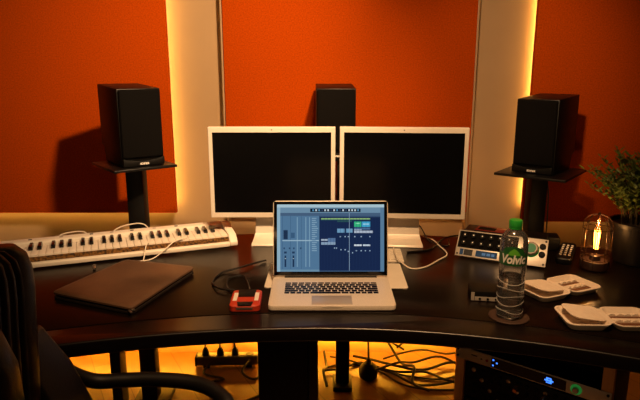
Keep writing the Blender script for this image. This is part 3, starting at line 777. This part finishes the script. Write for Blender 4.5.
# backrest: horizontal slices, facing +X, outline sampled around; ribs are vertical channels on the front
def back_slice(zz, y0, y1, xb, th, ribs, bow):
    n=110; pts=[]
    yc=(y0+y1)/2; hw=(y1-y0)/2
    for i in range(n+1):
        s=-1+2*i/n; y=yc+hw*s
        edge=(1-abs(s)**5)**.5
        rb = ribs*(abs(math.sin(math.pi*10*(s+1)/1))**.6) if s<.66 else ribs*max(0,1-((s-.83)/.17)**2)
        pts.append((xb+bow*s*s + (th*.62+rb)*edge, y, zz))
    for i in range(n,-1,-1):
        s=-1+2*i/n; y=yc+hw*s*.985
        edge=(1-abs(s)**6)**.5
        pts.append((xb+bow*s*s - th*.38*edge-.002, y, zz))
    return [W(p) for p in pts]
levels=[(.52,.70,1.02,.05),(.60,.66,1.05,.10),(.72,.635,1.07,.11),(.85,.63,1.09,.11),(.93,.635,1.104,.11),(.98,.65,1.114,.11),(1.02,.68,1.116,.105),(1.048,.72,1.108,.095),(1.068,.78,1.085,.08),(1.080,.84,1.03,.05)]
obj('backrest', MB().loft([back_slice(z_,a,b,-.645-.03*max(0,(z_-.85)),th,.010 if .6<z_<1.06 else .004,.045) for z_,a,b,th in levels]), M_chair, ch, ang=70)
sh=[]
for z_,a,b,th in levels[1:-1]:
    n=20; xb=-.645-.03*max(0,(z_-.85)); f=[];g=[]
    for i in range(n+1):
        s=-1+2*i/n; y=(a+b)/2+(b-a)/2*s*.97; x=xb+.045*s*s-th*.38-.012
        f.append(W((x,y,z_))); g.append(W((x-.018,y,z_)))
    sh.append(f+g[::-1])
obj('back_shell', MB().loft(sh), M_chpl, ch)
# near bolster (lumbar cushion lobe)
lob=MB(); 
lob.lathe([(.012,0),(.045,.02),(.066,.09),(.074,.20),(.070,.29),(.052,.35),(.012,.375)],24,W((-.598,.915,.60)))
obj('side_bolster', lob, M_chair, ch, ang=70)
# armrests: padded loops
def arm(pts, name='armrest'):
    P=[Vector(W(p)) for p in pts]
    mb=MB(); mb.tube(P,.0175,12,6)
    return obj(name, mb, M_chpl, ch, ang=60)
farp=[(-.62,1.14,.84),(-.59,1.205,.74),(-.535,1.240,.684),(-.47,1.256,.675),(-.40,1.262,.674),(-.30,1.252,.671),(-.235,1.216,.664),(-.20,1.170,.645),(-.20,1.14,.56),(-.25,1.11,.47),(-.33,1.10,.44)]
arm(farp)
side=MB()
side.loft([[W((-.66,1.06,.88)),W((-.60,1.06,.88)),W((-.590,1.155,.87)),W((-.65,1.16,.87))],
           [W((-.67,1.06,.78)),W((-.57,1.06,.78)),W((-.545,1.18,.775)),W((-.66,1.19,.775))],
           [W((-.67,1.06,.66)),W((-.52,1.06,.66)),W((-.500,1.185,.66)),W((-.66,1.19,.66))],
           [W((-.67,1.06,.50)),W((-.45,1.06,.50)),W((-.45,1.16,.50)),W((-.66,1.16,.50))]])
obj('arm_support', side, M_chair, ch, bevel=.015, seg=3)
nearp=[(p[0]-.02, 1.80-p[1], p[2]) for p in farp]
arm(nearp)
st=MB().loft([[W((x,y,z_)) for x,y,_ in rr(.50-k,.50-k,.08,0,c=(-.36,.90))] for z_,k in ((.40,.06),(.415,.0),(.47,.0),(.495,.03),(.505,.10))])
obj('seat', st, M_chair, ch, ang=60)
obj('gas_lift', MB().cyl((0,0,.10),.03,.30,18), M_chpl, ch)
for k in range(5):
    a=2*math.pi*k/5; l=obj('base_spoke', MB().tube([(.02*math.cos(a),.02*math.sin(a),.10),(.29*math.cos(a),.29*math.sin(a),.075)],(.028,.016),10,1), M_chpl, ch)
    obj('caster', MB().lathe([(.02,-.02),(.026,-.012),(.026,.012),(.02,.02)],16,(.29*math.cos(a),.29*math.sin(a),.0275),M=RY(90)), M_blk, l)

# ------------------------------------------------------------------ light
def spot(loc, target, power, size=60, blend=.8, rad=.04, col=(1,.62,.32)):
    l = bpy.data.lights.new('warm_spot','SPOT'); l.energy=power; l.spot_size=R(size); l.spot_blend=blend; l.shadow_soft_size=rad; l.color=col
    o = bpy.data.objects.new('warm_spot', l); COL.objects.link(o); o.location=loc
    o.rotation_euler=(Vector(target)-Vector(loc)).to_track_quat('-Z','Y').to_euler(); return o
spot((.28,1.05,2.2),(-.60,2.6,1.20),205,72,1,.045)
spot((.12,1.00,2.1),(.84,2.6,1.33),78,42,1,.06)
a = bpy.data.lights.new('ceiling_fill','AREA'); a.energy=2; a.size=1.0; a.color=(1,.66,.38)  # weak overhead fill, added without a known fixture
ao = bpy.data.objects.new('ceiling_fill', a); COL.objects.link(ao); ao.location=(0,.9,2.6)
spot((.14,.80,2.62),(.12,1.78,.75),165,62,.9,.05,(1,.56,.25))  # extra spot added to brighten the laptop and desk items
f = bpy.data.lights.new('fill_behind','AREA'); f.energy=3; f.size=.5; f.color=(1,.55,.24)  # fill added from behind the camera to lift the rack, no known lamp
fo_ = bpy.data.objects.new('fill_behind', f); COL.objects.link(fo_); fo_.location=(-1.3,-.9,1.3)
fo_.rotation_euler=(Vector((.7,1.75,.4))-Vector((-1.3,-.9,1.3))).to_track_quat('-Z','Y').to_euler()
w = bpy.data.worlds.new('world'); S.world = w; w.use_nodes = True
w.node_tree.nodes['Background'].inputs[0].default_value = (1,.7,.45,1); w.node_tree.nodes['Background'].inputs[1].default_value = .01
p = bpy.data.lights.new('bulb_glow','POINT'); p.energy=.9; p.color=(1,.5,.16); p.shadow_soft_size=.01
po = bpy.data.objects.new('bulb_glow', p); COL.objects.link(po); po.location=(.905,1.835,DZ+.1)

vs = S.view_settings
vs.view_transform='Standard'; vs.look='None'; vs.gamma=1; vs.use_curve_mapping=False; vs.exposure=0
